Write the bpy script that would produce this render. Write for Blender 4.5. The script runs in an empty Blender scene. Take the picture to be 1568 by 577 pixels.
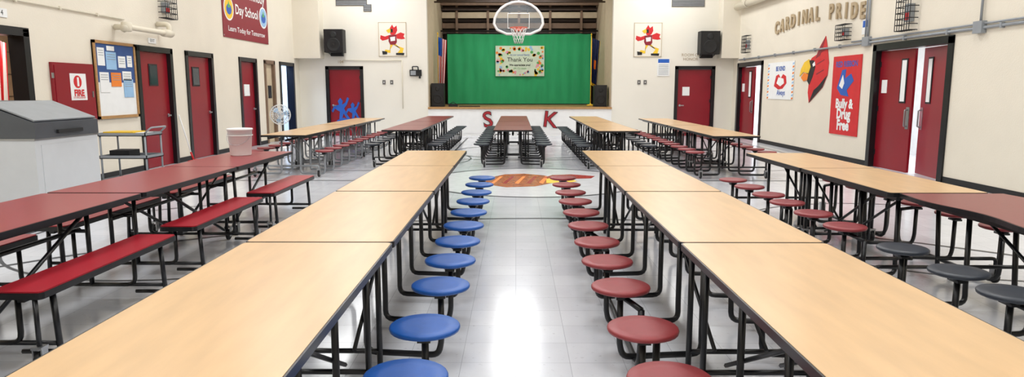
import bpy, math, random
from mathutils import Matrix, Vector
random.seed(7)
scene=bpy.context.scene
COL=scene.collection

# ---------------------------------------------------------------- materials
def lin(c):
    o=[]
    for v in c[:3]:
        v/=255.0
        o.append(v/12.92 if v<=0.04045 else ((v+0.055)/1.055)**2.4)
    return (o[0],o[1],o[2],1.0)
def new_mat(name):
    m=bpy.data.materials.new(name); m.use_nodes=True
    nt=m.node_tree; b=nt.nodes['Principled BSDF']
    return m,nt,b
def mat(name,c,rough=0.5,metal=0.0,var=0.06,scale=6.0,spec=0.5,bump=0.0,bscale=60,alpha=1.0,stretch=(1,1,1)):
    m,nt,b=new_mat(name)
    N=nt.nodes; L=nt.links
    tc=N.new('ShaderNodeTexCoord'); mp=N.new('ShaderNodeMapping'); mp.inputs['Scale'].default_value=stretch
    L.new(tc.outputs['Object'],mp.inputs['Vector'])
    no=N.new('ShaderNodeTexNoise'); no.inputs['Scale'].default_value=scale; no.inputs['Detail'].default_value=4
    L.new(mp.outputs['Vector'],no.inputs['Vector'])
    r=N.new('ShaderNodeValToRGB')
    lc=lin(c)
    r.color_ramp.elements[0].position=0.3; r.color_ramp.elements[1].position=0.7
    r.color_ramp.elements[0].color=tuple([v*(1-var) for v in lc[:3]]+[1])
    r.color_ramp.elements[1].color=tuple([min(1,v*(1+var)) for v in lc[:3]]+[1])
    L.new(no.outputs['Fac'],r.inputs['Fac']); L.new(r.outputs['Color'],b.inputs['Base Color'])
    b.inputs['Roughness'].default_value=rough; b.inputs['Metallic'].default_value=metal
    b.inputs['Specular IOR Level'].default_value=spec
    if alpha<1: b.inputs['Alpha'].default_value=alpha
    if bump>0:
        n2=N.new('ShaderNodeTexNoise'); n2.inputs['Scale'].default_value=bscale; n2.inputs['Detail'].default_value=3
        L.new(tc.outputs['Object'],n2.inputs['Vector'])
        bp=N.new('ShaderNodeBump'); bp.inputs['Strength'].default_value=bump; bp.inputs['Distance'].default_value=0.01
        L.new(n2.outputs['Fac'],bp.inputs['Height']); L.new(bp.outputs['Normal'],b.inputs['Normal'])
    return m
def emis(name,c,s):
    m,nt,b=new_mat(name)
    b.inputs['Base Color'].default_value=lin(c); b.inputs['Emission Color'].default_value=lin(c); b.inputs['Emission Strength'].default_value=s
    return m

M_WALL=mat('wall_cream_paint',(230,222,205),0.55,var=0.03,scale=1.2,bump=0.3,bscale=45)
M_WALLB=mat('wall_back_paint',(232,227,214),0.6,var=0.02,scale=1.0,bump=0.1)
M_CEIL=mat('ceiling_white',(235,235,233),0.8,var=0.02)
M_BLACK=mat('black_frame_enamel',(17,18,22),0.32,var=0.1)
M_BLACKM=mat('matte_black',(22,22,24),0.6,var=0.1)
M_MAPLE=mat('maple_laminate',(211,174,128),0.30,var=0.07,scale=5.0,stretch=(3.2,0.5,1),spec=0.5)
M_REDTOP=mat('red_laminate',(146,42,50),0.28,var=0.05,scale=40)
M_BROWNRED=mat('brown_red_laminate',(128,50,48),0.32,var=0.06,scale=30)
M_BENCH=mat('bench_red_vinyl',(166,12,34),0.34,var=0.04)
M_BLUE=mat('seat_blue_plastic',(14,82,164),0.40,var=0.05,scale=30,bump=0.1,bscale=300)
M_RSEAT=mat('seat_dark_red_plastic',(140,48,52),0.42,var=0.05,scale=30,bump=0.1,bscale=300)
M_BSEAT=mat('seat_charcoal_plastic',(42,48,58),0.42,var=0.08,scale=30)
M_DOOR=mat('door_red_paint',(138,18,34),0.33,var=0.05,scale=2)
M_STEEL=mat('steel',(170,172,175),0.3,metal=0.9)
M_GREY=mat('grey_conduit',(150,155,160),0.45,metal=0.2)
M_WHITE=mat('white_paint',(238,238,236),0.45,var=0.02)
M_PIPE=mat('cream_pipe',(222,214,194),0.5,var=0.02)
M_PAPER=mat('paper_white',(236,237,235),0.7,var=0.02)
M_REDP=mat('poster_red',(206,30,36),0.5)
M_LETR=mat('letter_red',(160,24,36),0.5)
M_MAROON=mat('banner_maroon',(134,20,38),0.5)
M_YEL=mat('paint_yellow',(238,195,45),0.5)
M_ORANGE=mat('paper_orange',(235,130,40),0.6)
M_BLUEP=mat('poster_blue',(30,90,180),0.5)
M_LBLUE=mat('poster_light_blue',(150,190,225),0.5)
M_GREEN=mat('backdrop_green',(34,158,98),0.7,var=0.08,scale=2.0,stretch=(3,1,0.6))
M_GRP=mat('paint_green',(90,170,90),0.6)
M_PINK=mat('paint_pink',(230,150,165),0.6)
M_TAN=mat('letter_tan',(176,156,124),0.6)
M_WOOD=mat('oak_trim',(176,134,84),0.45,var=0.15,scale=8,stretch=(1,8,8))
M_BROWN=mat('stage_brown',(122,98,78),0.6,var=0.12)
M_BROWND=mat('stage_brown_dark',(66,52,44),0.6,var=0.12)
M_STAGEF=mat('stage_floor',(150,110,70),0.4,var=0.1,stretch=(1,8,1))
M_TANW=mat('stage_tan',(196,180,152),0.6,var=0.06)
M_COOL=mat('cooler_body',(208,211,214),0.4,var=0.02)
M_COOLD=mat('cooler_lid_steel',(92,96,102),0.38,metal=0.5,var=0.08,scale=4)
M_GLASSD=mat('door_glass_dark',(50,58,64),0.1,var=0.02)
M_GLASS=mat('backboard_glass',(215,225,230),0.1,alpha=0.10)
M_RUB=mat('rubber',(30,30,30),0.7)
M_CORK=mat('cork_board',(50,80,135),0.8)
M_BRICK=mat('hall_tan_block',(170,140,108),0.7,var=0.15,scale=4)
M_HALL=mat('hall_white',(225,228,232),0.6)
M_ORIM=mat('rim_orange',(215,75,35),0.4)
M_FBROWN=mat('floor_paint_brown',(176,104,58),0.25,var=0.3,scale=10)
M_FRED=mat('floor_paint_red',(170,56,46),0.25)
M_FWHITE=mat('floor_paint_white',(232,233,236),0.18)
M_FBLACK=mat('floor_paint_black',(44,46,52),0.3)
M_VENT=mat('vent_grey',(105,102,98),0.5)
M_FLAGD=mat('flag_navy',(28,40,84),0.6)
M_LAMP=emis('lamp_diffuser',(255,252,248),3.0)

# floor tiles
M_FLOOR,nt,b=new_mat('vct_floor')
N=nt.nodes;L=nt.links
tc=N.new('ShaderNodeTexCoord')
br=N.new('ShaderNodeTexBrick'); br.offset=0.0; br.squash=1.0
br.inputs['Scale'].default_value=1.0; br.inputs['Brick Width'].default_value=0.305; br.inputs['Row Height'].default_value=0.305
br.inputs['Mortar Size'].default_value=0.0018; br.inputs['Mortar Smooth'].default_value=0.3; br.inputs['Bias'].default_value=0
br.inputs['Color1'].default_value=lin((211,213,219)); br.inputs['Color2'].default_value=lin((219,221,226)); br.inputs['Mortar'].default_value=lin((172,175,182))
L.new(tc.outputs['Object'],br.inputs['Vector'])
n1=N.new('ShaderNodeTexNoise'); n1.inputs['Scale'].default_value=1.1; n1.inputs['Detail'].default_value=5; n1.inputs['Roughness'].default_value=0.6
L.new(tc.outputs['Object'],n1.inputs['Vector'])
rr=N.new('ShaderNodeValToRGB'); rr.color_ramp.elements[0].position=0.35; rr.color_ramp.elements[0].color=(0.92,0.92,0.93,1); rr.color_ramp.elements[1].position=0.6; rr.color_ramp.elements[1].color=(1,1,1,1)
L.new(n1.outputs['Fac'],rr.inputs['Fac'])
n3=N.new('ShaderNodeTexNoise'); n3.inputs['Scale'].default_value=28; n3.inputs['Detail'].default_value=6
L.new(tc.outputs['Object'],n3.inputs['Vector'])
r3=N.new('ShaderNodeValToRGB'); r3.color_ramp.elements[0].position=0.27; r3.color_ramp.elements[0].color=(0.55,0.55,0.56,1); r3.color_ramp.elements[1].position=0.36; r3.color_ramp.elements[1].color=(1,1,1,1)
L.new(n3.outputs['Fac'],r3.inputs['Fac'])
mx=N.new('ShaderNodeMix'); mx.data_type='RGBA'; mx.blend_type='MULTIPLY'; mx.inputs[0].default_value=1
L.new(br.outputs['Color'],mx.inputs[6]); L.new(rr.outputs['Color'],mx.inputs[7])
mx2=N.new('ShaderNodeMix'); mx2.data_type='RGBA'; mx2.blend_type='MULTIPLY'; mx2.inputs[0].default_value=0.5
L.new(mx.outputs[2],mx2.inputs[6]); L.new(r3.outputs['Color'],mx2.inputs[7])
L.new(mx2.outputs[2],b.inputs['Base Color'])
mr=N.new('ShaderNodeMapRange'); mr.inputs[3].default_value=0.10; mr.inputs[4].default_value=0.24
L.new(n1.outputs['Fac'],mr.inputs[0]); L.new(mr.outputs[0],b.inputs['Roughness'])
b.inputs['Specular IOR Level'].default_value=0.55

# ---------------------------------------------------------------- mesh builder
class MB:
    def __init__(s):
        s.v=[];s.f=[];s.mi=[];s.sm=[];s.mats=[];s.T=Matrix.Identity(4)
    def m(s,mt):
        if mt not in s.mats: s.mats.append(mt)
        return s.mats.index(mt)
    def add(s,vs,fs,mt,smooth=False):
        o=len(s.v)
        for p in vs: s.v.append(tuple(s.T@Vector(p)))
        k=s.m(mt)
        for f in fs:
            s.f.append([i+o for i in f]); s.mi.append(k); s.sm.append(smooth)
    def box(s,x0,x1,y0,y1,z0,z1,mt):
        if x0>x1:x0,x1=x1,x0
        if y0>y1:y0,y1=y1,y0
        if z0>z1:z0,z1=z1,z0
        vs=[(x0,y0,z0),(x1,y0,z0),(x1,y1,z0),(x0,y1,z0),(x0,y0,z1),(x1,y0,z1),(x1,y1,z1),(x0,y1,z1)]
        s.add(vs,[(0,3,2,1),(4,5,6,7),(0,1,5,4),(1,2,6,5),(2,3,7,6),(3,0,4,7)],mt)
    def prism(s,pts,z0,z1,mt,top=None):
        n=len(pts)
        vs=[(p[0],p[1],z0) for p in pts]+[(p[0],p[1],z1) for p in pts]
        s.add(vs,[tuple(reversed(range(n)))]+[(i,(i+1)%n,n+(i+1)%n,n+i) for i in range(n)],mt)
        s.add([(p[0],p[1],z1) for p in pts],[tuple(range(n))],top or mt)
    def plate(s,pts,y0,y1,mt):   # pts in x,z ; front at y0
        n=len(pts)
        a=sum(pts[i][0]*pts[(i+1)%n][1]-pts[(i+1)%n][0]*pts[i][1] for i in range(n))
        if a<0: pts=pts[::-1]
        vs=[(p[0],y0,p[1]) for p in pts]+[(p[0],y1,p[1]) for p in pts]
        s.add(vs,[tuple(range(n)),tuple(reversed(range(n,2*n)))]+[(i,n+i,n+(i+1)%n,(i+1)%n) for i in range(n)],mt)
    def lathe(s,prof,c,mt,n=24,axis='Z',smooth=True):
        vs=[];fs=[]
        k=len(prof)
        for i in range(n):
            a=2*math.pi*i/n
            for r,h in prof:
                x,y,z=r*math.cos(a),r*math.sin(a),h
                if axis=='X': x,y,z=z,x,y
                elif axis=='Y': x,y,z=y,z,x
                vs.append((c[0]+x,c[1]+y,c[2]+z))
        for i in range(n):
            j=(i+1)%n
            for q in range(k-1):
                fs.append((i*k+q,j*k+q,j*k+q+1,i*k+q+1))
        s.add(vs,fs,mt,smooth)
    def cyl(s,c,r,h,mt,n=20,axis='Z',smooth=True):
        e=min(r,h)*0.12
        s.lathe([(0,0),(r-e,0),(r,e),(r,h-e),(r-e,h),(0,h)],c,mt,n,axis,smooth)
    def tube(s,pts,r,mt,n=8,fil=0.0,closed=False):
        P=[Vector(p) for p in pts]
        if fil>0 and len(P)>2:
            Q=[P[0]]
            for i in range(1,len(P)-1):
                a,b_,c=P[i-1],P[i],P[i+1]
                d1=(a-b_);d2=(c-b_)
                f=min(fil,d1.length*0.49,d2.length*0.49)
                p0=b_+d1.normalized()*f;p1=b_+d2.normalized()*f
                for t in (0,0.25,0.5,0.75,1):
                    Q.append(p0*(1-t)**2+b_*2*t*(1-t)+p1*t*t)
            Q.append(P[-1]);P=Q
        m=len(P)
        tan=[]
        for i in range(m):
            if closed: t=P[(i+1)%m]-P[(i-1)%m]
            else: t=P[min(i+1,m-1)]-P[max(i-1,0)]
            tan.append(t.normalized())
        up=Vector((0,0,1)) if abs(tan[0].z)<0.9 else Vector((1,0,0))
        nn=tan[0].cross(up).normalized()
        vs=[]
        for i in range(m):
            nn=(nn-tan[i]*nn.dot(tan[i])).normalized()
            bb=tan[i].cross(nn)
            for k in range(n):
                a=2*math.pi*k/n
                vs.append(tuple(P[i]+nn*(r*math.cos(a))+bb*(r*math.sin(a))))
        fs=[]
        for i in range(m if closed else m-1):
            j=(i+1)%m
            for k in range(n):
                l=(k+1)%n
                fs.append((i*n+k,i*n+l,j*n+l,j*n+k))
        if not closed:
            fs.append(tuple(reversed(range(n)))); fs.append(tuple(range((m-1)*n,m*n)))
        s.add(vs,fs,mt,True)
    def text(s,txt,x,z,size,mt,y=-0.01,bold=0.0,depth=0.0,rot=0,sx=1.0):
        cu=bpy.data.curves.new('t','FONT'); cu.body=txt; cu.size=size; cu.align_x='CENTER'; cu.align_y='CENTER'
        cu.offset=bold; cu.extrude=depth; cu.resolution_u=3
        ob=bpy.data.objects.new('t',cu); COL.objects.link(ob)
        bpy.context.view_layer.update()
        dg=bpy.context.evaluated_depsgraph_get()
        me=bpy.data.meshes.new_from_object(ob.evaluated_get(dg))
        ca,sa=math.cos(rot),math.sin(rot)
        vs=[]
        for v in me.vertices:
            px,pz=v.co.x*sx,v.co.y
            vs.append((x+px*ca-pz*sa,y-v.co.z,z+px*sa+pz*ca))
        s.add(vs,[tuple(p.vertices) for p in me.polygons],mt)
        bpy.data.objects.remove(ob); bpy.data.meshes.remove(me); bpy.data.curves.remove(cu)
    def mesh(s,name):
        me=bpy.data.meshes.new(name)
        me.from_pydata(s.v,[],s.f)
        for mt in s.mats: me.materials.append(mt)
        me.polygons.foreach_set('material_index',s.mi)
        me.polygons.foreach_set('use_smooth',s.sm)
        me.update()
        return me
    def obj(s,name,loc=(0,0,0),rz=0.0):
        return put(s.mesh(name),name,loc,rz)
def put(me,name,loc=(0,0,0),rz=0.0):
    o=bpy.data.objects.new(name,me); COL.objects.link(o)
    o.location=loc; o.rotation_euler=(0,0,rz)
    return o
RL=math.pi/2; RR=-math.pi/2
WX=7.05; BY=22.5
def _off(name): return 0.0 if name.startswith('door') else 0.005
def onleft(mb,name,y,z=0): return mb.obj(name,(-WX+_off(name),y,z),RL)
def onright(mb,name,y,z=0): return mb.obj(name,(WX-_off(name),y,z),RR)
def onback(mb,name,x,z=0): return mb.obj(name,(x,BY-_off(name),z),0)

# ---------------------------------------------------------------- room shell
H=6.0
def wallY(name,x0,x1,ya,yb,ops,mt):
    mb=MB(); y=ya
    for (a,c,z0,z1) in sorted(ops):
        mb.box(x0,x1,y,a,0,H,mt)
        if z0>0: mb.box(x0,x1,a,c,0,z0,mt)
        mb.box(x0,x1,a,c,z1,H,mt); y=c
    mb.box(x0,x1,y,yb,0,H,mt)
    return mb.obj(name)
DH=2.32
LOPS=[(8.4,10.0,0,DH+.05),(12.85,14.15,0,DH),(14.75,16.05,0,DH),(17.6,18.75,0,DH),(19.35,20.15,0,DH),(20.6,21.9,0,DH)]
ROPS=[(11.25,13.7,0,DH+.05),(19.8,22.0,0,DH)]
wallY('wall_left',-WX-.2,-WX,-4,BY,LOPS,M_WALL)
wallY('wall_right',WX,WX+.2,-4,BY,ROPS,M_WALL)
SX0,SX1,SZ=-2.88,3.13,0.945
def backseg(name,parts):
    mb=MB()
    for p in parts: mb.box(*p,M_WALLB)
    mb.obj(name)
B0,B1=BY,BY+.25
backseg('wall_back_left',[(-WX-.2,-6.18,B0,B1,0,H),(-6.18,-4.99,B0,B1,2.25,H),(-4.99,SX0,B0,B1,0,H)])
backseg('wall_back_right',[(SX1,5.18,B0,B1,0,H),(5.18,6.44,B0,B1,2.25,H),(6.44,WX+.2,B0,B1,0,H)])
backseg('wall_back_header',[(SX0,SX1,B0,B1,5.0,H)])
mb=MB(); mb.box(-WX-.2,WX+.2,-4.2,-4,0,H,M_WALL); mb.obj('wall_front')
mb=MB(); mb.box(-WX-3,WX+3,-4.2,BY+.3,-.1,0,M_FLOOR); mb.obj('floor')
mb=MB(); mb.box(-WX-.2,WX+.2,-4.2,BY+.25,H,H+.1,M_CEIL); mb.obj('ceiling')
# corner chases
mb=MB(); mb.box(-WX,-6.22,BY-.5,BY,2.5,H,M_WALL); mb.obj('trim_1')
mb=MB(); mb.box(6.5,WX,BY-.5,BY,2.5,H,M_WALL); mb.obj('trim_2')
# baseboards
mb=MB()
y=-4
for (a,c,_,_) in LOPS:
    mb.box(-WX,-WX+.012,y,a,0,.1,M_BLACKM); y=c
mb.obj('baseboard_left')
mb=MB(); y=-4
for (a,c,_,_) in ROPS:
    mb.box(WX-.012,WX,y,a,0,.1,M_BLACKM); y=c
mb.obj('baseboard_right')
mb=MB(); mb.box(-4.99,SX0,BY-.012,BY,0,.1,M_BLACKM); mb.box(SX1,5.18,BY-.012,BY,0,.1,M_BLACKM); mb.obj('baseboard_back')
# hallways outside
mb=MB()
mb.box(-9.4,-9.3,7.5,18.5,0,2.9,M_BRICK); mb.box(-9.4,-9.3,18.5,23,0,2.9,M_HALL); mb.box(-9.4,-7.25,7.4,7.5,0,2.9,M_BRICK); mb.box(-9.4,-7.25,22.6,22.7,0,2.9,M_HALL)
mb.box(-9.4,-7.25,18.45,18.55,0,2.9,M_HALL); mb.box(-9.4,-7.25,7.4,22.7,2.9,3.0,M_CEIL)
for i in range(7): mb.box(-9.3,-9.29,7.5,18.4,.4*i+.19,.4*i+.2,M_BROWND)
mb.obj('wall_hallway_left')
mb=MB()
mb.box(9.3,9.4,9.4,23,0,2.9,M_HALL); mb.box(7.25,9.4,9.3,9.4,0,2.9,M_HALL); mb.box(7.25,9.4,22.6,22.7,0,2.9,M_HALL); mb.box(7.25,9.4,9.3,22.7,2.9,3.0,M_CEIL)
mb.obj('wall_hallway_right')

# ---------------------------------------------------------------- doors
def leaf(mb,w,h,win=None,handle='R',mt=None,bar=False,paper=False):
    mt=mt or M_DOOR
    mb.box(0,w,0,.045,0.008,h,mt)
    if win:
        x0,x1,z0,z1=win
        mb.box(x0-.03,x1+.03,-.012,0,z0-.03,z1+.03,M_BLACKM)
        mb.box(x0,x1,-.016,-.011,z0,z1,M_PAPER if paper else M_GLASSD)
    hx=w-.09 if handle=='R' else .09
    if bar:
        mb.tube([(hx,-.0,.85),(hx,-.06,.85),(hx,-.06,1.15),(hx,0,1.15)],.014,M_STEEL,6,.02)
        mb.box(hx-.05,hx+.05,-.008,0,.8,1.2,M_STEEL)
        mb.box(.1,.28,-.008,0,1.45,1.7,M_PAPER) if handle=='R' else None
    else:
        mb.cyl((hx,-.02,1.0),.035,.02,M_STEEL,14,'Y'); mb.cyl((hx,-.06,1.0),.012,.05,M_STEEL,8,'Y')
        mb.box(hx-(.12 if handle=='R' else -.0),hx+(.0 if handle=='R' else .12),-.07,-.05,.985,1.015,M_STEEL)
    hxx=0.0 if handle=='R' else w-.03
    for z in (.25,1.1,h-.3): mb.box(hxx,hxx+.03,-.012,0,z,z+.1,M_BLACKM)
def frame(mb,w,h,f=.085,mt=None):
    mt=mt or M_BLACK
    mb.box(-.02,f,-.03,.2,0,h,mt); mb.box(w-f,w+.02,-.03,.2,0,h,mt); mb.box(-.02,w+.02,-.03,.2,h-f,h+.02,mt)
def door(w,h,win=None,handle='R',mt=None,fmt=None,extra=None):
    mb=MB(); frame(mb,w,h,mt=fmt)
    mb.T=Matrix.Translation((.09,.05,0)); leaf(mb,w-.18,h-.09,win,handle,mt)
    mb.T=Matrix.Identity(4)
    if extra: extra(mb)
    return mb
mb=door(1.3,DH,(.42,.68,1.62,1.98)); onleft(mb,'door_1',12.85)
mb=door(1.3,DH,(.30,.58,1.62,1.98)); onleft(mb,'door_2',14.75)
mb=door(1.15,DH,None,extra=lambda m:(m.box(.35,.7,.03,.05,1.35,1.65,M_PAPER))); onleft(mb,'door_3',17.6)
mb=door(.8,DH,(.3,.5,1.3,1.6),mt=M_TANW,fmt=M_BROWN); onleft(mb,'door_4',19.35)
mb=MB(); frame(mb,1.3,DH); mb.T=Matrix.Translation((.1,.2,0))@Matrix.Rotation(math.radians(80),4,'Z'); leaf(mb,1.1,DH-.1,None,mt=M_BLUEP); onleft(mb,'door_5',20.6)
mb=MB(); frame(mb,1.6,DH+.05,.1); onleft(mb,'door_frame',8.4)
def dancers(m):
    for dx,s in ((.42,1),(.82,.8)):
        P=[(-.05,0),(-.02,.22),(-.16,.3),(-.22,.2),(-.26,.24),(-.18,.38),(-.04,.4),(-.07,.5),(0,.58),(.07,.5),(.04,.4),(.14,.46),(.2,.6),(.25,.56),(.18,.4),(.1,.3),(.2,.12),(.28,.02),(.2,0),(.08,.18),(.02,0)]
        m.plate([(dx+p[0]*s*1.15,.52+p[1]*s*1.25) for p in P],.028,.05,M_BLUEP)
    m.plate([(.25,.42),(1.05,.40),(1.0,.56),(.8,.5),(.5,.6),(.3,.52)],.03,.05,M_BLUEP)
mb=door(1.19,2.25,None,handle='L',extra=dancers); onback(mb,'door_6',-6.18)
mb=door(1.26,2.25,None,handle='L',extra=lambda m:m.box(.25,.48,.03,.05,1.32,1.6,M_PAPER)); onback(mb,'door_7',5.18)
def ddoor(w,h,a1,a2):
    mb=MB(); frame(mb,w,h,.11); lw=(w-.22)/2
    mb.T=Matrix.Translation((.11,.08,0))@Matrix.Rotation(math.radians(a1),4,'Z'); leaf(mb,lw,h-.12,(lw-.36,lw-.22,1.3,2.05),'R',bar=True,paper=True)
    mb.T=Matrix.Translation((w-.11,.08,0))@Matrix.Rotation(math.radians(-a2),4,'Z')@Matrix.Translation((-lw,0,0)); leaf(mb,lw,h-.12,(.24,.38,1.3,2.05),'L',bar=True,paper=True)
    return mb
onright(ddoor(2.45,DH+.05,1,9),'door_8',13.7)
onright(ddoor(2.2,DH,4,22),'door_9',22.0)

# ---------------------------------------------------------------- stage
mb=MB()
mb.box(SX0+.003,SX1-.003,BY-.02,BY+.15,0,SZ-.06,M_WHITE)
for i in range(6): 
    x=SX0+.15+i*.97; mb.box(x,x+.90,BY-.032,BY-.02,.1,SZ-.14,M_WHITE)
mb.box(SX0+.003,SX1-.003,BY-.06,BY+.3,SZ-.06,SZ,M_WOOD)
mb.box(SX0+.003,SX1-.003,BY+.25,27.5,SZ-.06,SZ-.001,M_STAGEF)
mb.obj('stage_platform')
mb=MB()
mb.box(SX0-.15,SX0,BY+.25,27.6,SZ,6,M_TANW); mb.box(SX1,SX1+.15,BY+.25,27.6,SZ,6,M_TANW)
mb.obj('wall_stage_sides')
mb=MB()
mb.box(SX0,SX1,27.5,27.6,SZ,6,M_BROWND)
mb.obj('wall_stage_back')
mb=MB(); mb.box(SX0-.15,SX1+.15,BY+.25,27.6,6,6.1,M_BROWND); mb.obj('ceiling_stage')
mb=MB()
for z,t,y,mt in ((3.66,.16,27.2,M_BROWND),(3.86,.20,27.1,M_BROWN),(4.12,.10,27.25,M_BROWND),(4.24,.22,27.0,M_TANW),(4.52,.10,26.9,M_BROWND),(4.68,.16,26.6,M_BROWN),(4.95,.3,26.4,M_BROWND)):
    mb.box(SX0+.01,SX1-.01,y,y+.12,z,z+t,mt)
for i in range(5):
    x=SX0+.55+i*1.2; mb.box(x,x+.09,26.95,27.0,3.62,5.9,M_BROWN)
for y,z in ((24.6,4.55),(25.4,4.7)):
    mb.tube([(SX0+.01,y,z),(SX1-.01,y,z)],.03,M_BROWND)
mb.tube([(SX0+.01,26.6,3.72),(SX1-.01,26.6,3.72)],.03,M_BLACKM)
mb.obj('stage_rigging_rail')
# green backdrop, gently rippled
mb=MB(); nx,nz=90,12; gx0,gx1=-2.62,2.86; vs=[];fs=[]
for j in range(nz+1):
    for i in range(nx+1):
        x=gx0+(gx1-gx0)*i/nx; z=SZ+.03+(3.62-SZ-.03)*j/nz
        vs.append((x,26.55+.012*math.sin(i*.9)+.010*math.sin(i*.37+j*.5),z-.03*math.sin(math.pi*i/nx)*(1 if j==nz else 0)))
for j in range(nz):
    for i in range(nx):
        a=j*(nx+1)+i; fs.append((a,a+1,a+nx+2,a+nx+1))
mb.add(vs,fs,M_GREEN,True)
mb.tube([(gx0-.02,26.56,3.62),(gx1+.02,26.56,3.62)],.02,M_BLACKM)
for x in (gx0,gx1): mb.tube([(x,26.6,SZ),(x,26.6,3.66)],.022,M_BLACKM)
mb.obj('stage_backdrop')
# thank you poster
mb=MB(); pw,ph=1.86,1.14
M_POST=mat('poster_pale_green',(206,222,198),0.7)
mb.box(0,pw,-.02,0,0,ph,M_POST)
cols=[M_YEL,M_PINK,M_LBLUE,M_GRP,M_ORANGE]
for i in range(170):
    x=random.uniform(.05,pw-.05);z=random.uniform(.05,ph-.05)
    if (x-pw/2)**2/.60**2+(z-ph/2)**2/.38**2<1: continue
    r=random.uniform(.03,.065); k=random.randint(5,8)
    mb.plate([(x+r*math.cos(2*math.pi*q/k),z+r*math.sin(2*math.pi*q/k)) for q in range(k)],-.024,-.02,random.choice(cols))
mb.text('Thank You',pw/2,.62,.22,M_BLACKM,y=-.025,bold=.001)
mb.text('to our school family',pw/2,.80,.09,M_BLUEP,y=-.025)
mb.text('We appreciate you!',pw/2,.42,.10,M_BLACKM,y=-.025,bold=.003)
mb.text('JFK Cardinals',pw/2,.29,.09,M_GRP,y=-.025)
mb.obj('thank_you_poster',(-.78,26.5,2.02))
# letters on stage front
for ch,x,r in (('S',-.92,.15),('K',1.12,-.12)):
    mb=MB(); mb.text(ch,0,.42,.72,M_BLACKM,y=-.02,bold=.02,depth=.004,rot=r); mb.text(ch,0,.42,.72,M_LETR,y=-.028,bold=.004,rot=r)
    mb.obj('stage_letter',(x,BY-.04,.1))
# loudspeakers on stage floor
def speaker(w,d,h):
    mb=MB(); mb.box(0,w,0,d,0,h,M_BLACKM); mb.box(.02,w-.02,-.015,0,.02,h-.02,M_BLACK)
    mb.lathe([(w*.36,-.02),(w*.36,-.03),(w*.3,-.02),(w*.1,-.012),(0,-.02)],(w/2,0,h*.33),M_RUB,20,'Y')
    mb.lathe([(w*.18,-.02),(w*.18,-.028),(w*.08,-.016),(0,-.022)],(w/2,0,h*.76),M_RUB,16,'Y')
    return mb
speaker(.42,.4,.78).obj('stage_loudspeaker',(-2.84,23.1,SZ))
speaker(.42,.4,.72).obj('stage_loudspeaker',(2.64,23.2,SZ))
mb=MB(); mb.box(-.15,.15,0,.2,0,.1,M_BLACK); mb.tube([(-.1,.1,.1),(0,.1,.16),(.1,.1,.1)],.01,M_BLACK); mb.box(.2,.9,.05,.12,0,.03,M_BLACKM); mb.obj('stage_monitor_box',(-2.1,22.9,SZ))
def flag(kind):
    mb=MB(); mb.lathe([(0,0),(.14,0),(.13,.03),(.03,.06),(.012,.1),(0,.1)],(0,0,0),M_YEL,16)
    mb.tube([(0,0,.05),(0,0,2.45)],.014,M_YEL); mb.lathe([(0,0),(.03,.03),(0,.1)],(0,0,2.45),M_YEL,8)
    nx,nz=26,16
    for i in range(nx):
        for j in range(nz):
            def P(a,b_):
                w=.30*(1-.35*b_/nz)
                x=.01+w*a/nx; z=2.38-1.65*b_/nz-.12*(a/nx); y=-.05*math.sin(a*.95)*(.3+b_/nz)
                return (x,y,z)
            if kind=='us':
                mt=M_BLUEP if (j<6 and i<12) else (M_REDP if (i//2)%2==0 else M_PAPER)
            else: mt=M_YEL if (i in (0,25) or j==15) else (M_ORANGE if (6<j<10 and 8<i<18) else M_FLAGD)
            mb.add([P(i,j),P(i+1,j),P(i+1,j+1),P(i,j+1)],[(0,3,2,1)],mt,True)
    return mb
flag('us').obj('american_flag',(-2.72,24.2,SZ))
flag('state').obj('state_flag',(2.66,24.6,SZ))

# ---------------------------------------------------------------- basketball hoop
mb=MB()
def fan(s):
    P=[(-.33*s,.02),(.33*s,.02),(.60*s,.14),(.685*s,.30)]
    for k in range(0,13):
        a=math.pi*k/12; P.append((.685*s*math.cos(a),.30+ .60*s*math.sin(a)))
    P+=[(-.60*s,.14)]
    return P
outer=fan(1.0)
mb.plate([(p[0],p[1]) for p in outer],-.0,.02,M_GLASS)
lp=[]
for i in range(len(outer)):
    a=Vector(outer[i]);c=Vector(outer[(i+1)%len(outer)])
    if (a-c).length<.005: continue
    lp.append((a.x,-.005,a.y))
mb.tube(lp,.036,M_WHITE,8,closed=True)
mb.tube([(-.3,-.01,.18),(.3,-.01,.18),(.3,-.01,.58),(-.3,-.01,.58)],.018,M_WHITE,6,closed=True)
rc=(0,-.38,.16)
mb.tube([(rc[0]+.235*math.cos(2*math.pi*k/28),rc[1]+.235*math.sin(2*math.pi*k/28),rc[2]) for k in range(28)],.013,M_ORIM,6,closed=True)
mb.box(-.1,.1,-.16,0,.1,.18,M_ORIM); mb.tube([(-.07,-.02,.08),(-.12,-.2,.15)],.01,M_ORIM);mb.tube([(.07,-.02,.08),(.12,-.2,.15)],.01,M_ORIM)
for k in range(12):
    for sgn in (1,-1):
        P=[]
        for q in range(6):
            t=q/5; r=.23-.12*t**.8; a=2*math.pi*k/12+sgn*t*1.3
            P.append((rc[0]+r*math.cos(a),rc[1]+r*math.sin(a),rc[2]-.42*t))
        mb.tube(P,.006,M_WHITE,4)
for x in (-.25,.25):
    mb.tube([(x,.04,.75),(x,.4,1.2),(x,2.95,2.2)],.025,M_BLACKM,8,.1)
    mb.tube([(x,.04,.6),(x,.35,.85),(x,2.95,2.05)],.018,M_BLACKM,8,.1)
mb.tube([(-.3,.05,.72),(.3,.05,.72)],.02,M_BLACKM)
mb.box(-.5,.5,2.92,2.95,1.98,2.3,M_BLACKM)
mb.obj('basketball_hoop',(.07,19.54,3.03))

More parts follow.
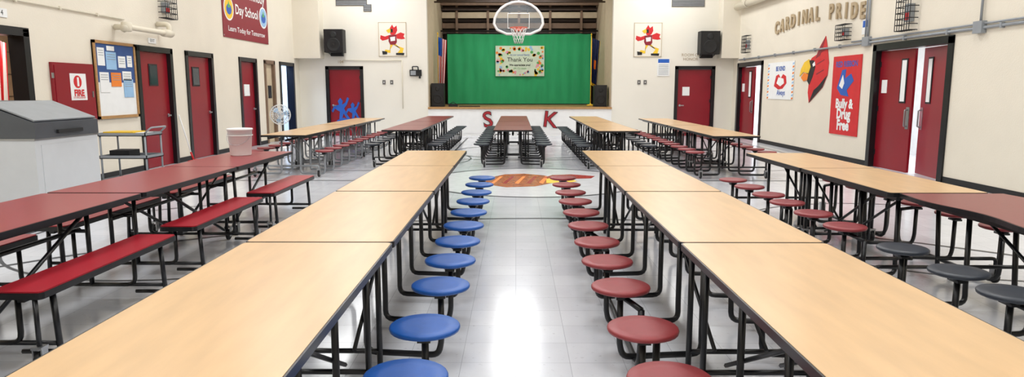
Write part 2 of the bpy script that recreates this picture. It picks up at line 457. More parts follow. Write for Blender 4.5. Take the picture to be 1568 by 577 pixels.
# ---------------------------------------------------------------- tables
def rrect(x0,x1,y0,y1,r):
    P=[]
    for cx,cy,a0 in ((x1-r,y0+r,-90),(x1-r,y1-r,0),(x0+r,y1-r,90),(x0+r,y0+r,180)):
        for k in range(4):
            a=math.radians(a0+30*k); P.append((cx+r*math.cos(a),cy+r*math.sin(a)))
    return P
def wavy(w,y0,y1,inset=0):
    P=[];n=28
    amp=.04
    for k in range(n+1):
        t=k/n; P.append((w/2-inset+amp*math.sin(t*2*math.pi*1.5)*max(0,math.sin(math.pi*t))**.5, y0+inset+(y1-y0-2*inset)*t))
    for k in range(n+1):
        t=1-k/n; P.append((-w/2+inset+amp*math.sin(t*2*math.pi*1.5+math.pi)*max(0,math.sin(math.pi*t))**.5, y0+inset+(y1-y0-2*inset)*t))
    return P
TZ=.74
def top(mb,w,y0,y1,mt,wave=False):
    if wave: o=wavy(w,y0,y1); i=wavy(w,y0,y1,.008)
    else: o=rrect(-w/2,w/2,y0,y1,.03); i=rrect(-w/2+.008,w/2-.008,y0+.008,y1-.008,.024)
    mb.prism(o,TZ-.034,TZ-.0015,M_BLACK); mb.prism(i,TZ-.0016,TZ,mt)
    mb.box(-w/2+.1,-w/2+.13,y0+.08,y1-.08,TZ-.075,TZ-.034,M_BLACK)
    mb.box(w/2-.13,w/2-.1,y0+.08,y1-.08,TZ-.075,TZ-.034,M_BLACK)
def caster(mb,x,y,r=.05):
    mb.lathe([(0,-.016),(r*.8,-.016),(r,-.01),(r,.01),(r*.8,.016),(0,.016)],(x,y,r+.004),M_RUB,16,'X')
    mb.lathe([(0,-.019),(r*.45,-.019),(r*.45,.019),(0,.019)],(x,y,r+.004),M_STEEL,10,'X')
    mb.box(x-.028,x-.02,y-.025,y+.025,r-.01,r*2+.03,M_STEEL); mb.box(x+.02,x+.028,y-.025,y+.025,r-.01,r*2+.03,M_STEEL)
    mb.box(x-.03,x+.03,y-.03,y+.03,r*2+.02,r*2+.035,M_STEEL)
def seat(mb,x,y,mt,z=.455,r=.162):
    mb.lathe([(0,-.028),(r*.86,-.028),(r*.98,-.02),(r,-.010),(r*.985,-.003),(r*.95,.001),(r*.6,-.001),(0,-.002)],(x,y,z),mt,28)
    mb.lathe([(0,-.06),(.045,-.06),(.05,-.045),(.09,-.03),(0,-.028)],(x,y,z),M_BLACK,12)
def stool_table(top_m,seat_m,w=.77,off=.60,L=1.77,offs=(.3,.88,1.46),rail=False,wave=False,casters=True,lm=None):
    mb=MB(); R=.018; K=lm or M_BLACK
    for h in range(2):
        b0=h*L
        top(mb,w,b0+.004,b0+L-.004,top_m,wave)
        for q,o in enumerate(offs):
            y=b0+o
            for sg in (1,-1):
                seat(mb,sg*off,y,seat_m)
                mb.tube([(sg*.16,y+.10,TZ-.04),(sg*.17,y+.06,.16),(sg*.17,y+.05,.045),(sg*(off-.02),y,.045),(sg*off,y,.12),(sg*off,y,.41)],R,K,8,.13)
                mb.box(sg*off-.03,sg*off+.03,y-.05,y+.05,.385,.4,M_BLACK)
        for sg in (1,-1):
            if rail:
                xr=sg*(off+.0)
                mb.tube([(xr-sg*.09,b0+offs[0]-.14,.36),(xr-sg*.09,b0+offs[0]-.14,.03),(xr-sg*.09,b0+offs[2]+.12,.03),(xr-sg*.09,b0+offs[2]+.12,.36)],R,K,8,.12)
                mb.tube([(xr-sg*.09,b0+offs[0]-.14,.36),(xr,b0+offs[0],.40)],R*.9,K,8)
                mb.tube([(xr-sg*.09,b0+offs[2]+.12,.36),(xr,b0+offs[2],.40)],R*.9,K,8)
            for yy in ((b0+L-.14,) if h==0 else (b0+.14,)):
                mb.tube([(sg*.27,yy,TZ-.04),(sg*.27,yy,.005)],.016,K,8)
        for yy in ((b0+L-.14,) if h==0 else (b0+.14,)):
            mb.tube([(-.27,yy,.10),(.27,yy,.10)],.014,K,6)
        mb.tube([(0,b0+.14,.64),(0,b0+L-.14,.64)],.02,M_BLACK,6)
        for sg in (1,-1):
            a=(b0+L-.1) if h==0 else b0+.1; c=(b0+.55) if h==0 else (b0+L-.55)
            mb.tube([(sg*.14,a,.12),(sg*.14,c,TZ-.05)],.012,K,6)
    if casters:
        for yy in (L-.08,L+.08,.12,2*L-.12):
            for sg in (1,-1):
                xx=sg*.33 if abs(yy-L)<.2 else sg*(off-.06)
                caster(mb,xx,yy,.055)
                if abs(yy-L)<.2: mb.tube([(xx,yy,.13),(xx,yy,TZ-.04)],.015,K,6)
                else: mb.tube([(xx,yy,.13),(xx,yy,.2),(sg*.1,yy,.2)],.015,K,6,.04)
    return mb
def bench_table(top_m,bench_m,w=.76,off=.52,bw=.30,L=1.77):
    mb=MB()
    for h in range(2):
        b0=h*L
        top(mb,w,b0+.004,b0+L-.004,top_m)
        for sg in (1,-1):
            x0=sg*off-bw/2;x1=sg*off+bw/2
            y0=b0+.18;y1=b0+L-.10
            mb.prism(rrect(x0,x1,y0,y1,.03),.40,.436,M_BLACK); mb.prism(rrect(x0+.006,x1-.006,y0+.006,y1-.006,.026),.436,.444,bench_m)
            mb.box(sg*off-.02,sg*off+.02,y0+.05,y1-.05,.37,.40,M_BLACK)
            for yy in (y0+.16,y1-.16):
                mb.tube([(sg*(off+.10),yy,.40),(sg*(off+.12),yy,.03)],.017,M_BLACK,8)
                mb.tube([(sg*(off-.10),yy,.40),(sg*(off-.10),yy,.10),(sg*.1,yy,.10)],.016,M_BLACK,8,.06)
                mb.tube([(sg*.1,yy,.10),(sg*.1,yy,TZ-.04)],.017,M_BLACK,8)
                mb.tube([(sg*(off+.12),yy,.05),(sg*(off-.1),yy,.05)],.014,M_BLACK,6)
            ya,yb=(b0+L-.1,b0+.5) if h==0 else (b0+.1,b0+L-.5)
            mb.tube([(sg*.25,ya,.10),(sg*.25,yb,TZ-.05)],.014,M_BLACK,6)
            mb.tube([(sg*.29,ya,TZ-.04),(sg*.29,ya-.04*(1 if h==0 else -1),.12)],.016,M_BLACK,6)
            caster(mb,sg*.29,ya,.055); caster(mb,sg*(off+.1),b0+L-.2 if h==0 else b0+.2,.05)
            mb.tube([(sg*(off+.1),b0+L-.2 if h==0 else b0+.2,.12),(sg*(off+.1),b0+L-.2 if h==0 else b0+.2,.40)],.013,M_BLACK,6)
        mb.tube([(-.62,b0+.34,.10),(.62,b0+.34,.10)],.014,M_BLACK,6); mb.tube([(-.62,b0+L-.26,.10),(.62,b0+L-.26,.10)],.014,M_BLACK,6)
        mb.tube([(0,b0+.2,.5),(0,b0+L-.2,.5)],.016,M_BLACK,6)
        mb.tube([(-.1,b0+.34,.5),(.1,b0+.34,.5)],.014,M_BLACK,6);mb.tube([(-.1,b0+L-.26,.5),(.1,b0+L-.26,.5)],.014,M_BLACK,6)
    return mb
CT='cafeteria_stool_table'
FZ=.004   # sits on top of the painted lines
stool_table(M_MAPLE,M_BLUE,.77,.60,1.77,(.22,.78,1.33),casters=False).obj(CT,(-1.015,1.66,FZ))
stool_table(M_MAPLE,M_BLUE,.77,.60,1.77,(.12,.71,1.31),casters=False).obj(CT,(-1.015,5.21,FZ))
stool_table(M_MAPLE,M_RSEAT,.75,.64,1.77,(.2,.76,1.31),rail=True,casters=False).obj(CT,(1.215,1.66,FZ))
stool_table(M_MAPLE,M_RSEAT,.75,.64,1.77,(.12,.71,1.31),rail=True,casters=False).obj(CT,(1.215,5.21,FZ))
stool_table(M_MAPLE,M_RSEAT,.76,.62,1.65,(.17,.75,1.33),rail=True).obj(CT,(3.22,5.14,FZ))
stool_table(M_BROWNRED,M_BSEAT,.78,.66,1.76,(.16,.60,1.19),rail=True,wave=True).obj(CT,(3.29,1.6,FZ))
BT='cafeteria_bench_table'
m=bench_table(M_REDTOP,M_BENCH).mesh(BT)
put(m,BT,(-3.22,1.58,0)); put(m,BT,(-3.22,5.14,0))
mm=stool_table(M_BROWNRED,M_BSEAT,.76,.62,1.77,rail=False).mesh(CT)
for x in (-.06,-2.22):
    put(mm,CT,(x,13.2,FZ)); put(mm,CT,(x,16.78,FZ))
mm=stool_table(M_MAPLE,M_BSEAT,.8,.62,1.77,rail=False).mesh(CT)
put(mm,CT,(1.95,12.9,FZ)); put(mm,CT,(1.95,16.48,FZ))
mm=stool_table(M_MAPLE,M_RSEAT,.8,.62,1.77,rail=False,lm=M_GREY).mesh(CT)
put(mm,CT,(-4.0,11.7,FZ)); put(mm,CT,(-4.0,15.28,FZ))
mm=stool_table(M_MAPLE,M_RSEAT,.8,.62,1.77,rail=False).mesh(CT)
put(mm,CT,(3.72,11.5,FZ)); put(mm,CT,(3.72,15.08,FZ))

# ---------------------------------------------------------------- bucket
mb=MB()
mb.lathe([(0,0),(.115,0),(.12,.008),(.14,.30),(.148,.30),(.148,.318),(.142,.322),(.135,.318),(.133,.30),(.112,.02),(0,.015)],(0,0,0),M_WHITE,32)
mb.lathe([(.139,.235),(.146,.235),(.146,.245),(.14,.245)],(0,0,0),M_WHITE,32)
mb.tube([(.147*math.cos(a),-.005-.147*abs(math.sin(a))*1.02,.26-.13*math.sin(a)) for a in [math.pi*k/12 for k in range(13)]],.003,M_STEEL,6)
mb.obj('plastic_bucket',(-3.3,8.15,TZ))

# ---------------------------------------------------------------- milk cooler
mb=MB()
x0,x1=0,1.65
mb.box(x0,x1,0,1.15,.1,.97,M_COOL); mb.box(.04,x1-.04,.04,1.11,.0,.1,M_BLACKM)
mb.box(x0-.01,x1+.01,-.01,1.16,.955,.975,M_STEEL)
P=[(x0,.975),(x1+.02,.975),(x1+.02,1.15),(x1-.55,1.36),(x0,1.36)]
mb.plate(P,.0,1.15,M_COOLD)
P2=[(x1-.53,1.37),(x1+.0,1.165),(x1+.01,1.18),(x1-.53,1.385)]
mb.plate(P2,.02,1.13,M_GREY)
mb.box(.05,x1-.56,.3,1.0,1.36,1.385,M_BLACKM)
mb.box(x1+.02,x1+.05,.35,.8,1.02,1.06,M_BLACKM)
mb.box(x1,x1+.006,.1,1.05,.15,.9,M_COOL)
for i in range(6): mb.box(x1+.005,x1+.01,.15,.55,.16+i*.025,.17+i*.025,M_GREY)
mb.obj('milk_cooler',(-7.0,7.55,0))

# ---------------------------------------------------------------- utility cart
mb=MB(); w,d=.72,.5
for z in (.12,.48,.82):
    mb.box(0,w,0,d,z,z+.012,M_GREY)
    mb.box(0,w,0,.012,z,z+.05,M_GREY);mb.box(0,w,d-.012,d,z,z+.05,M_GREY);mb.box(0,.012,0,d,z,z+.05,M_GREY);mb.box(w-.012,w,0,d,z,z+.05,M_GREY)
for x in (.02,w-.02):
    for y in (.02,d-.02):
        mb.tube([(x,y,.1),(x,y,.86)],.014,M_GREY,6); caster(mb,x,y,.045)
mb.tube([(w-.02,.02,.86),(w+.08,.02,.95),(w+.08,d-.02,.95),(w-.02,d-.02,.86)],.013,M_GREY,6,.04)
mb.box(.05,.5,.06,.42,.832,.885,M_YEL); mb.box(.52,.66,.1,.35,.832,.87,M_PAPER)
mb.box(.1,.4,.1,.4,.492,.6,M_BLACKM)
mb.obj('utility_cart',(-6.3,10.25,0))

# ---------------------------------------------------------------- pedestal fan
mb=MB()
mb.lathe([(0,0),(.2,0),(.2,.02),(.05,.045),(0,.045)],(0,0,0),M_WHITE,24)
mb.tube([(0,0,.04),(0,0,.8)],.014,M_WHITE); mb.cyl((0,-.02,.87),.07,.16,M_WHITE,18,'Y'); mb.tube([(0,.05,.78),(0,.05,.87)],.02,M_WHITE)
fc=(0,-.06,.87)
for r,y in ((.26,0),(.25,-.04),(.18,-.07),(.1,-.085),(.04,-.09),(.25,.04),(.17,.07)):
    mb.tube([(fc[0]+r*math.cos(2*math.pi*k/28),fc[1]+y,fc[2]+r*math.sin(2*math.pi*k/28)) for k in range(28)],.007,M_WHITE,5,closed=True)
for k in range(24):
    a=2*math.pi*k/24; c,s_=math.cos(a),math.sin(a)
    mb.tube([(fc[0]+.04*c,fc[1]-.09,fc[2]+.04*s_),(fc[0]+.18*c,fc[1]-.07,fc[2]+.18*s_),(fc[0]+.26*c,fc[1],fc[2]+.26*s_),(fc[0]+.17*c,fc[1]+.07,fc[2]+.17*s_)],.004,M_WHITE,4)
for k in range(3):
    a0=2*math.pi*k/3
    P=[(fc[0]+r*math.cos(a0+da),fc[1]+dy,fc[2]+r*math.sin(a0+da)) for r,da,dy in ((.03,0,0),(.2,-.15,.02),(.22,.2,0),(.2,.6,-.03),(.03,.9,-.01))]
    mb.add(P,[(0,1,2,3,4)],M_LBLUE)
mb.obj('pedestal_fan',(-6.15,17.9,0),.15)

# broom
mb=MB(); mb.tube([(0,0,.05),(.1,.3,1.0)],.013,M_WHITE); mb.box(-.18,.18,-.04,.04,0,.06,M_REDP); mb.tube([(0.0,-.0,.07),(.02,.06,.22)],.02,M_REDP)
mb.obj('push_broom',(-6.75,14.2,0),RL)

# ---------------------------------------------------------------- left wall objects
mb=MB(); mb.box(0,1.02,-.04,0,0,.94,M_DOOR); mb.box(.04,.98,-.048,-.04,.04,.90,M_DOOR); mb.box(.92,.95,-.06,-.048,.4,.5,M_STEEL)
mb.box(.38,.78,-.052,-.048,.36,.78,M_PAPER); mb.plate([(.56+.1*math.cos(a),.65+.1*math.sin(a)) for a in [2*math.pi*k/16 for k in range(16)]],-.055,-.052,M_REDP)
mb.text('FIRE',.58,.47,.14,M_REDP,y=-.055,bold=.006); mb.text('EXTINGUISHER',.58,.40,.045,M_REDP,y=-.055)
mb.box(.545,.59,-.058,-.055,.58,.72,M_PAPER)
for z in (.15,.7): mb.box(-.012,.02,-.05,-.03,z,z+.08,M_STEEL)
onleft(mb,'fire_extinguisher_cabinet',10.42,.99)
# bulletin board
mb=MB(); w,h=1.25,1.32
mb.box(0,w,-.02,0,0,h,M_PAPER); mb.box(.05,w-.05,-.024,-.02,.62,h-.05,M_CORK)
for a in ((0,w,0,.05),(0,w,h-.05,h),(0,.05,0,h),(w-.05,w,0,h)): mb.box(a[0],a[1],-.04,0,a[2],a[3],M_WOOD)
for (x,z,ww,hh,mt) in ((.1,.9,.2,.3,M_PAPER),(.34,.84,.3,.30,M_LBLUE),(.7,.88,.22,.2,M_PAPER),(.38,1.16,.22,.08,M_PAPER),(.12,.45,.26,.34,M_PAPER),(.45,.55,.3,.24,M_ORANGE),(.82,.36,.3,.32,M_LBLUE),(.8,.66,.28,.16,M_PAPER),(.98,.9,.15,.2,M_PAPER)):
    mb.box(x,x+ww,-.03,-.024,z,z+hh,mt)
    if hh>.15:
        for k in range(3): mb.box(x+.03,x+ww-.03,-.032,-.03,z+hh-.05-k*.04,z+hh-.04-k*.04,M_GREY)
onleft(mb,'bulletin_board',11.5,1.02)
# school banner
mb=MB(); w,h=3.0,1.75
mb.box(0,w,-.015,0,0,h,M_MAROON)
mb.text('John F. Kennedy',w/2,1.18,.36,M_PAPER,y=-.018,bold=.006,sx=1.1); mb.text('Day School',w/2+.02,.72,.34,M_PAPER,y=-.018,bold=.006,sx=.98); mb.text('Learn Today for Tomorrow',w/2,.22,.18,M_PAPER,y=-.018,bold=.002,sx=1.2)
for cx,mt in ((.36,M_YEL),(2.66,M_LBLUE)):
    mb.plate([(cx+.29*math.cos(2*math.pi*k/24),.70+.29*math.sin(2*math.pi*k/24)) for k in range(24)],-.02,-.015,M_PAPER)
    mb.plate([(cx+.25*math.cos(2*math.pi*k/24),.70+.25*math.sin(2*math.pi*k/24)) for k in range(24)],-.023,-.02,mt)
    mb.plate([(cx+.16*math.cos(2*math.pi*k/9),.68+.13*math.sin(2*math.pi*k/9)) for k in range(9)],-.026,-.023,M_BLUEP)
    mb.plate([(cx-.08,.72),(cx,.88),(cx+.08,.72)],-.027,-.023,M_GRP)
for x in (.02,w-.02):
    for z in (.04,h-.04): mb.cyl((x,-.02,z),.02,.006,M_STEEL,10,'Y')
onleft(mb,'school_banner',16.75,2.78)
# wire cages
def cage(w,h,d=.16):
    mb=MB(); n=max(4,int(w/.07)); k=max(4,int(h/.09))
    for i in range(n+1): 
        x=w*i/n; mb.tube([(x,-.008,0),(x,-d,0),(x,-d,h),(x,-.008,h)],.008,M_BLACK,4)
    for j in range(k+1):
        z=h*j/k; mb.tube([(0,-.008,z),(0,-d,z),(w,-d,z),(w,-.008,z)],.008,M_BLACK,4)
    mb.box(w*.3,w*.7,-.08,0,h*.25,h*.75,M_GREY); mb.box(w*.38,w*.62,-.09,-.08,h*.3,h*.5,M_REDP)
    return mb
onleft(cage(.45,.42),'wire_guard_cage',13.75,2.92)
onright(cage(.46,.62),'wire_guard_cage',12.75,2.56)
onright(cage(.42,.32),'wire_guard_cage',15.1,2.56)
onright(cage(.4,.5),'wire_guard_cage',21.3,2.62)
# white pipe
mb=MB(); mb.tube([(0,-.02,.1),(0,-.25,.1),(1.45,-.25,.1),(1.45,-.25,.28),(1.45,-.02,.28)],.05,M_PIPE,12,.08)
mb.cyl((-.05,-.25,.02),.085,.16,M_PIPE,16); mb.tube([(0,-.25,.1),(-.14,-.25,.06)],.065,M_PIPE,12); mb.tube([(1.2,-.25,.1),(1.5,-.25,.1)],.075,M_PIPE,12)
onleft(mb,'sprinkler_pipe',12.2,2.5)
mb=MB(); mb.tube([(0,-.02,0),(6.5,-.02,0)],.013,M_PIPE,6); mb.tube([(2.6,-.02,0),(2.6,-.02,1.5)],.013,M_PIPE,6)
for i in range(7): mb.box(i*.95,i*.95+.03,-.035,0,-.025,.025,M_PIPE)
mb.box(2.5,2.7,-.06,0,-.08,.08,M_PIPE)
onleft(mb,'electrical_conduit',6,2.76)
mb=MB(); mb.box(0,.3,-.008,0,0,.12,M_PAPER); mb.text('314',.15,.06,.1,M_BLACKM,y=-.01); onleft(mb,'room_number_sign',9.35,2.5)
mb=MB(); mb.box(0,.28,-.008,0,0,.1,M_PAPER); mb.text('EXIT',.14,.05,.08,M_BLACKM,y=-.01); onleft(mb,'room_number_sign',13.3,2.40)
# flag in left hall
flag('us').obj('american_flag',(-8.55,11.2,0))

# ---------------------------------------------------------------- right wall objects
mb=MB(); w,h=1.25,1.68
mb.box(0,w,-.015,0,0,h,M_REDP)
mb.text('RED RIBBON',w/2,1.5,.17,M_BLUEP,y=-.018,bold=.004); 
mb.plate([(.25,1.0),(.45,1.38),(.62,1.4),(.6,1.2),(.85,1.3),(.98,1.15),(.7,.95),(.8,.82),(.45,.85)],-.02,-.015,M_BLUEP)
mb.plate([(.35,1.05),(.5,1.28),(.58,1.1),(.5,.98)],-.023,-.02,M_PAPER)
mb.text('Bully &',w/2,.66,.27,M_PAPER,y=-.02,bold=.012); mb.text('Drug',w/2,.44,.30,M_PAPER,y=-.02,bold=.014); mb.text('Free',w/2,.2,.30,M_PAPER,y=-.02,bold=.014)
onright(mb,'drug_free_banner',15.4,.55)
# cardinal mural
def mp(P,w,h): return [(p[0]*w,p[1]*h) for p in P]
mb=MB(); w,h=1.55,1.52
mb.plate(mp([(.85,1.0),(.93,.82),(1,.6),(.98,.42),(.84,.24),(.62,.12),(.40,0),(.34,.16),(.36,.34),(.28,.45),(.28,.6),(.42,.70),(.58,.74),(.68,.86)],w,h),-.008,0,M_REDP)
mb.plate(mp([(.40,0),(.62,.12),(.84,.24),(.98,.42),(.9,.38),(.7,.26),(.55,.2)],w,h),-.011,-.008,M_BLACKM)
mb.plate(mp([(.85,1.0),(.78,.84),(.7,.72),(.55,.68),(.68,.84)],w,h),-.011,-.008,M_MAROON)
mb.plate(mp([(.30,.66),(.50,.66),(.56,.55),(.48,.40),(.38,.28),(.30,.34),(.26,.45)],w,h),-.012,-.008,M_BLACKM)
mb.plate(mp([(0,.42),(.05,.54),(.16,.64),(.32,.68),(.40,.56),(.33,.46),(.14,.49)],w,h),-.016,0,M_YEL)
mb.plate(mp([(.06,.40),(.16,.47),(.33,.45),(.30,.36),(.16,.34)],w,h),-.016,0,M_ORANGE)
mb.plate(mp([(.46,.60),(.54,.64),(.56,.58),(.49,.56)],w,h),-.016,-.012,M_PAPER)
for a in (.15,.3,.45): mb.plate(mp([(.6,.3+a),(.85,.36+a),(.86,.345+a),(.61,.28+a)],w,h),-.0095,-.008,M_MAROON)
onright(mb,'cardinal_mural',17.2,1.2)
# white poster
mb=MB(); w,h=1.8,.98
mb.box(0,w,-.012,0,0,h,M_PAPER)
for x in (0,w-.1): 
    for k in range(12): mb.plate([(x,k*.08),(x+.1,k*.08+.02),(x+.1,k*.08+.06),(x,k*.08+.05)],-.015,-.012,M_LBLUE if k%2 else M_ORANGE)
mb.text('BE KIND',w/2,.80,.17,M_BLUEP,y=-.016,bold=.004); mb.text('Always',w/2+.1,.17,.2,M_BLUEP,y=-.016,bold=.003)
mb.plate([(.5,.35),(.62,.62),(.8,.66),(.95,.55),(1.1,.66),(1.3,.6),(1.35,.42),(1.1,.28),(.8,.26)],-.018,-.012,M_REDP)
mb.plate([(.68,.42),(.8,.58),(1.15,.54),(1.2,.42),(.95,.34)],-.021,-.018,M_PAPER)
onright(mb,'school_poster',19.35,1.26)
# CARDINAL PRIDE letters
mb=MB(); txt='CARDINAL PRIDE'; n=len(txt)
for i,ch in enumerate(txt):
    if ch==' ': continue
    t=i/(n-1); mb.text(ch,.15+4.6*t,.2+.14*math.sin(t*math.pi)*1.0-.05*t,.45,M_TAN,y=-.02,bold=.016,depth=.015,rot=random.uniform(-.07,.07),sx=.85)
onright(mb,'wall_lettering',19.0,2.94)
# conduits and pipes right
mb=MB(); mb.tube([(0,-.03,0),(15.0,-.03,0)],.022,M_GREY,8); mb.tube([(7.3,-.03,.06),(15,-.03,.06)],.016,M_GREY,8)
mb.tube([(7.95,-.03,0),(7.95,-.03,1.5)],.022,M_GREY,8);mb.tube([(7.85,-.03,0),(7.85,-.03,1.5)],.016,M_GREY,8)
mb.tube([(11.3,-.03,0),(11.3,-.03,1.5)],.018,M_GREY,8)
mb.box(11.2,11.4,-.08,0,-.08,.1,M_GREY); mb.box(7.8,8.05,-.07,0,-.06,.12,M_GREY)
for i in range(12): mb.box(.5+i*1.25,.54+i*1.25,-.055,0,-.04,.04,M_GREY)
onright(mb,'electrical_conduit',21.9,2.44)
mb=MB(); mb.tube([(0,-.16,0),(20,-.16,0)],.10,M_PIPE,14)
for i in range(7): mb.lathe([(.11,-.03),(.125,-.03),(.125,.03),(.11,.03)],(1+i*3,-.16,0),M_PIPE,16,'X'); mb.box(1+i*3,1.03+i*3,-.16,0,-.02,.02,M_GREY)
onright(mb,'heating_pipe',21.9,4.05)
mb=MB(); mb.box(0,.28,-.008,0,0,.3,M_PAPER); mb.box(.03,.25,-.01,-.008,.14,.27,M_BLUEP); onright(mb,'wall_notice',14.25,2.62)

# ---------------------------------------------------------------- back wall objects
def bird_sign():
    mb=MB(); w,h=.9,1.08
    mb.box(0,w,-.02,0,0,h,M_WALLB)
    mb.box(0,w,-.022,-.02,0,.02,M_TANW);mb.box(0,w,-.022,-.02,h-.02,h,M_TANW);mb.box(0,.02,-.022,-.02,0,h,M_TANW);mb.box(w-.02,w,-.022,-.02,0,h,M_TANW)
    def F(P): return [(p[0]*w,p[1]*h) for p in P]
    mb.plate(F([(.40,.80),(.50,.93),(.56,.84),(.66,.90),(.68,.76),(.62,.66),(.54,.62),(.44,.64)]),-.025,-.02,M_REDP)
    mb.plate(F([(.28,.76),(.42,.82),(.46,.72),(.36,.68)]),-.028,-.02,M_YEL)
    mb.plate(F([(.44,.80),(.52,.80),(.52,.70),(.44,.70)]),-.028,-.025,M_BLACKM)
    mb.plate(F([(.38,.62),(.64,.64),(.66,.42),(.60,.34),(.42,.34),(.36,.44)]),-.026,-.02,M_MAROON)
    mb.plate(F([(.42,.56),(.60,.58),(.60,.46),(.44,.44)]),-.029,-.026,M_PAPER)
    mb.plate(F([(.64,.64),(.80,.70),(.94,.66),(.90,.58),(.96,.52),(.84,.50),(.66,.52)]),-.025,-.02,M_REDP)
    mb.plate(F([(.38,.62),(.24,.58),(.08,.62),(.06,.52),(.14,.46),(.26,.48),(.38,.52)]),-.025,-.02,M_REDP)
    mb.plate(F([(.42,.34),(.52,.34),(.40,.18),(.24,.20),(.20,.12),(.42,.10)]),-.025,-.02,M_YEL)
    mb.plate(F([(.54,.34),(.62,.36),(.78,.22),(.66,.08),(.88,.07),(.86,.12),(.90,.24)]),-.025,-.02,M_YEL)
    mb.plate(F([(.12,.16),(.30,.14),(.30,.06),(.14,.05)]),-.028,-.02,M_BLACKM); mb.plate(F([(.62,.10),(.92,.10),(.90,.03),(.62,.04)]),-.028,-.02,M_BLACKM)
    return mb
onback(bird_sign(),'cardinal_poster',-4.44,2.58)
onback(bird_sign(),'cardinal_poster',3.80,2.56)
def wspk():
    mb=speaker(.6,.4,.72); mb.box(.25,.35,.4,.5,.2,.5,M_BLACKM); mb.tube([(.1,.2,-.01),(.1,.45,-.06),(.5,.45,-.06),(.5,.2,-.01)],.015,M_BLACK,6); mb.box(.1,.5,.38,.5,-.1,.0,M_BLACKM)
    return mb
wspk().obj('wall_loudspeaker',(-6.08,BY-.505,2.68)); wspk().obj('wall_loudspeaker',(5.83,BY-.505,2.62))
def vent(w,h):
    mb=MB(); mb.box(0,w,-.02,0,0,h,M_VENT)
    for i in range(int(h/.05)): mb.box(.02,w-.02,-.035,-.02,.02+i*.05,.04+i*.05,M_GREY)
    return mb
onback(vent(1.0,.5),'air_vent',-5.78,4.18); onback(vent(1.05,.5),'air_vent',4.98,4.14)
onback(vent(.26,.22),'air_vent',-4.9,4.0)
mb=MB(); mb.box(0,.4,-.015,0,0,.56,M_PAPER); mb.box(.02,.38,-.018,-.015,.42,.54,M_BLUEP)
for k in range(7): mb.box(.04,.36,-.018,-.015,.05+k*.05,.065+k*.05,M_GREY)
onback(mb,'safety_notice',4.58,1.95)
for x,z in ((3.95,1.68),(4.15,1.68),(-4.35,1.68),(-4.1,1.68)):
    mb=MB(); mb.box(0,.1,-.012,0,0,.14,M_VENT); mb.box(.04,.06,-.025,-.012,.05,.09,M_WHITE); onback(mb,'light_switch',x,z)
mb=MB(); mb.box(0,.38,-.06,0,0,.2,M_BLACKM); mb.box(.03,.2,-.07,-.06,.03,.17,M_GREY); mb.tube([(.1,-.06,.2),(.1,-.12,.3),(.28,-.12,.3),(.28,-.06,.2)],.02,M_BLACK,6,.03); mb.box(.3,.36,-.1,-.06,-.08,.1,M_BLACK); onback(mb,'wall_phone',-3.45,1.95)
mb=MB(); mb.tube([(0,-.02,2.45),(1.9,-.02,2.45)],.014,M_PIPE,6); mb.tube([(1.9,-.02,2.45),(1.9,-.02,.9)],.014,M_PIPE,6); onback(mb,'electrical_conduit',-5.6,0)
mb=MB(); mb.text('ROOM OF\nHONOR',.2,.1,.13,M_TAN,y=-.004); onback(mb,'wall_text',5.45,2.45)
mb=MB(); mb.text('104',.2,.0,.13,M_TAN,y=-.004); onback(mb,'wall_text',-5.9,2.4)

# ---------------------------------------------------------------- floor paint
def ring(mb,cx,cy,r,w,z1,mt,a0=0,a1=360,n=96):
    P=[];n=max(8,int(n*(a1-a0)/360))
    for k in range(n+1):
        a=math.radians(a0+(a1-a0)*k/n)
        P.append((cx+(r-w/2)*math.cos(a),cy+(r-w/2)*math.sin(a),z1)); P.append((cx+(r+w/2)*math.cos(a),cy+(r+w/2)*math.sin(a),z1))
    mb.add(P,[(2*k,2*k+1,2*k+3,2*k+2) for k in range(n)],mt)
mb=MB(); C=(.27,11.4)
ring(mb,C[0],C[1],1.8,.05,.003,M_FBLACK)
def fl(x0,y0,x1,y1,w=.05):
    d=Vector((x1-x0,y1-y0)).normalized(); n=Vector((-d.y,d.x))*w/2
    mb.add([(x0+n.x,y0+n.y,.003),(x0-n.x,y0-n.y,.003),(x1-n.x,y1-n.y,.003),(x1+n.x,y1+n.y,.003)],[(0,1,2,3)],M_FBLACK)
fl(-6.2,C[1],C[0]-1.82,C[1]); fl(C[0]+1.82,C[1],6.5,C[1])
ring(mb,C[0],20.9,6.1,.05,.003,M_FBLACK,180,360); ring(mb,C[0],1.9,6.1,.05,.003,M_FBLACK,0,180)
ring(mb,C[0],16.9,1.8,.05,.003,M_FBLACK)
for x in (-5.2,6.5): fl(x,-3,x,21.6)
fl(-6.2,21.6,6.5,21.6); fl(-6.2,-3,6.5,-3)
for x in (C[0]-1.8,C[0]+1.8): fl(x,16.9,x,21.6)
for cx in (-3.2,4.4):
    ring(mb,cx,7.2,1.9,.03,.0032,M_FBLACK); ring(mb,cx,15,2.2,.03,.0032,M_FBLACK)
mb.obj('court_line_markings')
mb=MB()
def fp(P,z,mt): mb.add([(p[0],p[1],z) for p in P],[tuple(range(len(P)))],mt)
fp([(C[0]+1.75*math.cos(2*math.pi*k/64),C[1]+1.75*math.sin(2*math.pi*k/64)) for k in range(64)],.0015,M_FWHITE)
fp([(-.55,11.0),(-.45,11.8),(-.2,12.25),(.15,12.35),(.5,12.1),(.66,11.7),(.6,11.1),(.3,10.7),(-.15,10.6)],.003,M_FBROWN)
for k in range(5): fp([(-.42+k*.2,11.0+.04*k),(-.28+k*.2,11.95),(-.23+k*.2,11.95),(-.36+k*.2,11.0)],.0036,M_FRED if k%2 else M_ORANGE)
fp([(.5,11.1),(.52,11.6),(.72,11.85),(.95,11.6),(1.02,11.3),(.78,11.05)],.0040,M_YEL)
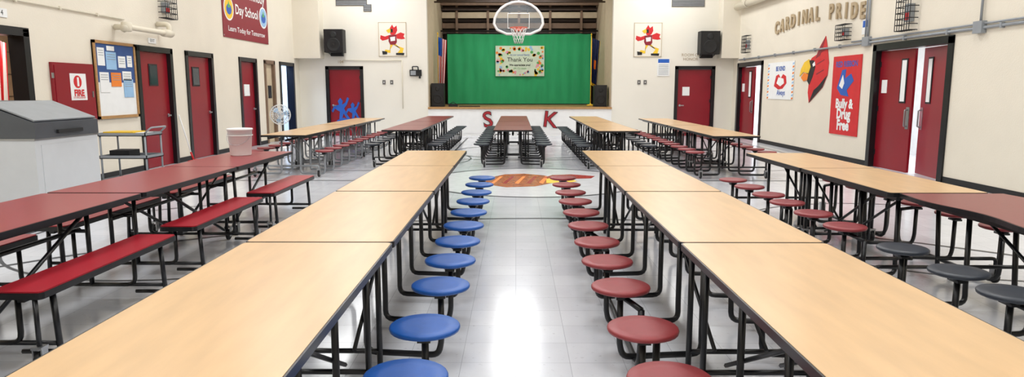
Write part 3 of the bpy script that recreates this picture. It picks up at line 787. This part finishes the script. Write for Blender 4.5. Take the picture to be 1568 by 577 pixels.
fp([(.45,11.7),(.65,12.15),(1.0,12.25),(1.4,12.0),(1.3,11.7),(.98,11.62),(.72,11.87)],.0038,M_FRED)
fp([(.75,11.75),(.82,11.95),(.95,11.9),(.95,11.72)],.0044,M_FBLACK)
mb.obj('floor_mascot_decal')

# ---------------------------------------------------------------- lights
def area(name,loc,sx,sy,p,c=(1,.98,.95),rot=(0,0,0)):
    l=bpy.data.lights.new(name,'AREA'); l.shape='RECTANGLE'; l.size=sx; l.size_y=sy; l.energy=p; l.color=c
    o=bpy.data.objects.new(name,l); COL.objects.link(o); o.location=loc; o.rotation_euler=rot; return o
for x in (-4.6,0,4.6):
    for y in (-1.5,3.2,8,12.8,17.6,21):
        mb=MB(); mb.box(-.62,.62,-.62,.62,.0,.1,M_WHITE); mb.box(-.58,.58,-.58,.58,-.012,0,M_LAMP); mb.tube([(-.5,0,.1),(-.5,0,.3)],.01,M_STEEL,6);mb.tube([(.5,0,.1),(.5,0,.3)],.01,M_STEEL,6)
        mb.obj('ceiling_light_fixture',(x,y,H-.3))
        area('ceiling_lamp',(x,y,H-.33),1.2,1.2,76,(.96,.985,1))
area('stage_fill_light',(0.1,24.3,5.6),4,.6,100,(1,.99,.97),(math.radians(20),0,0))  # added fill, hidden behind the header, to brighten the green backdrop
area('hall_lamp',(-8.3,10.3,2.85),1.0,2.5,70)
area('hall_lamp',(-8.3,20.8,2.85),1.2,2,140,(.65,.82,1))
area('hall_lamp',(8.3,12.5,2.85),1.2,4,190,(.92,.96,1))
area('hall_lamp',(8.3,20.5,2.85),1.2,3,170,(.92,.96,1))
w=bpy.data.worlds.new('world'); scene.world=w; w.use_nodes=True
w.node_tree.nodes['Background'].inputs[0].default_value=(.8,.85,.9,1); w.node_tree.nodes['Background'].inputs[1].default_value=.3

# ---------------------------------------------------------------- camera
cd=bpy.data.cameras.new('camera'); cd.lens=24; cd.sensor_width=36; cd.clip_start=.05
cam=bpy.data.objects.new('camera',cd); COL.objects.link(cam)
cam.location=(0,0,1.52); cam.rotation_euler=(math.radians(90-8.25),0,math.radians(.33))
scene.camera=cam
scene.view_settings.view_transform='Standard'
scene.view_settings.exposure=0.0
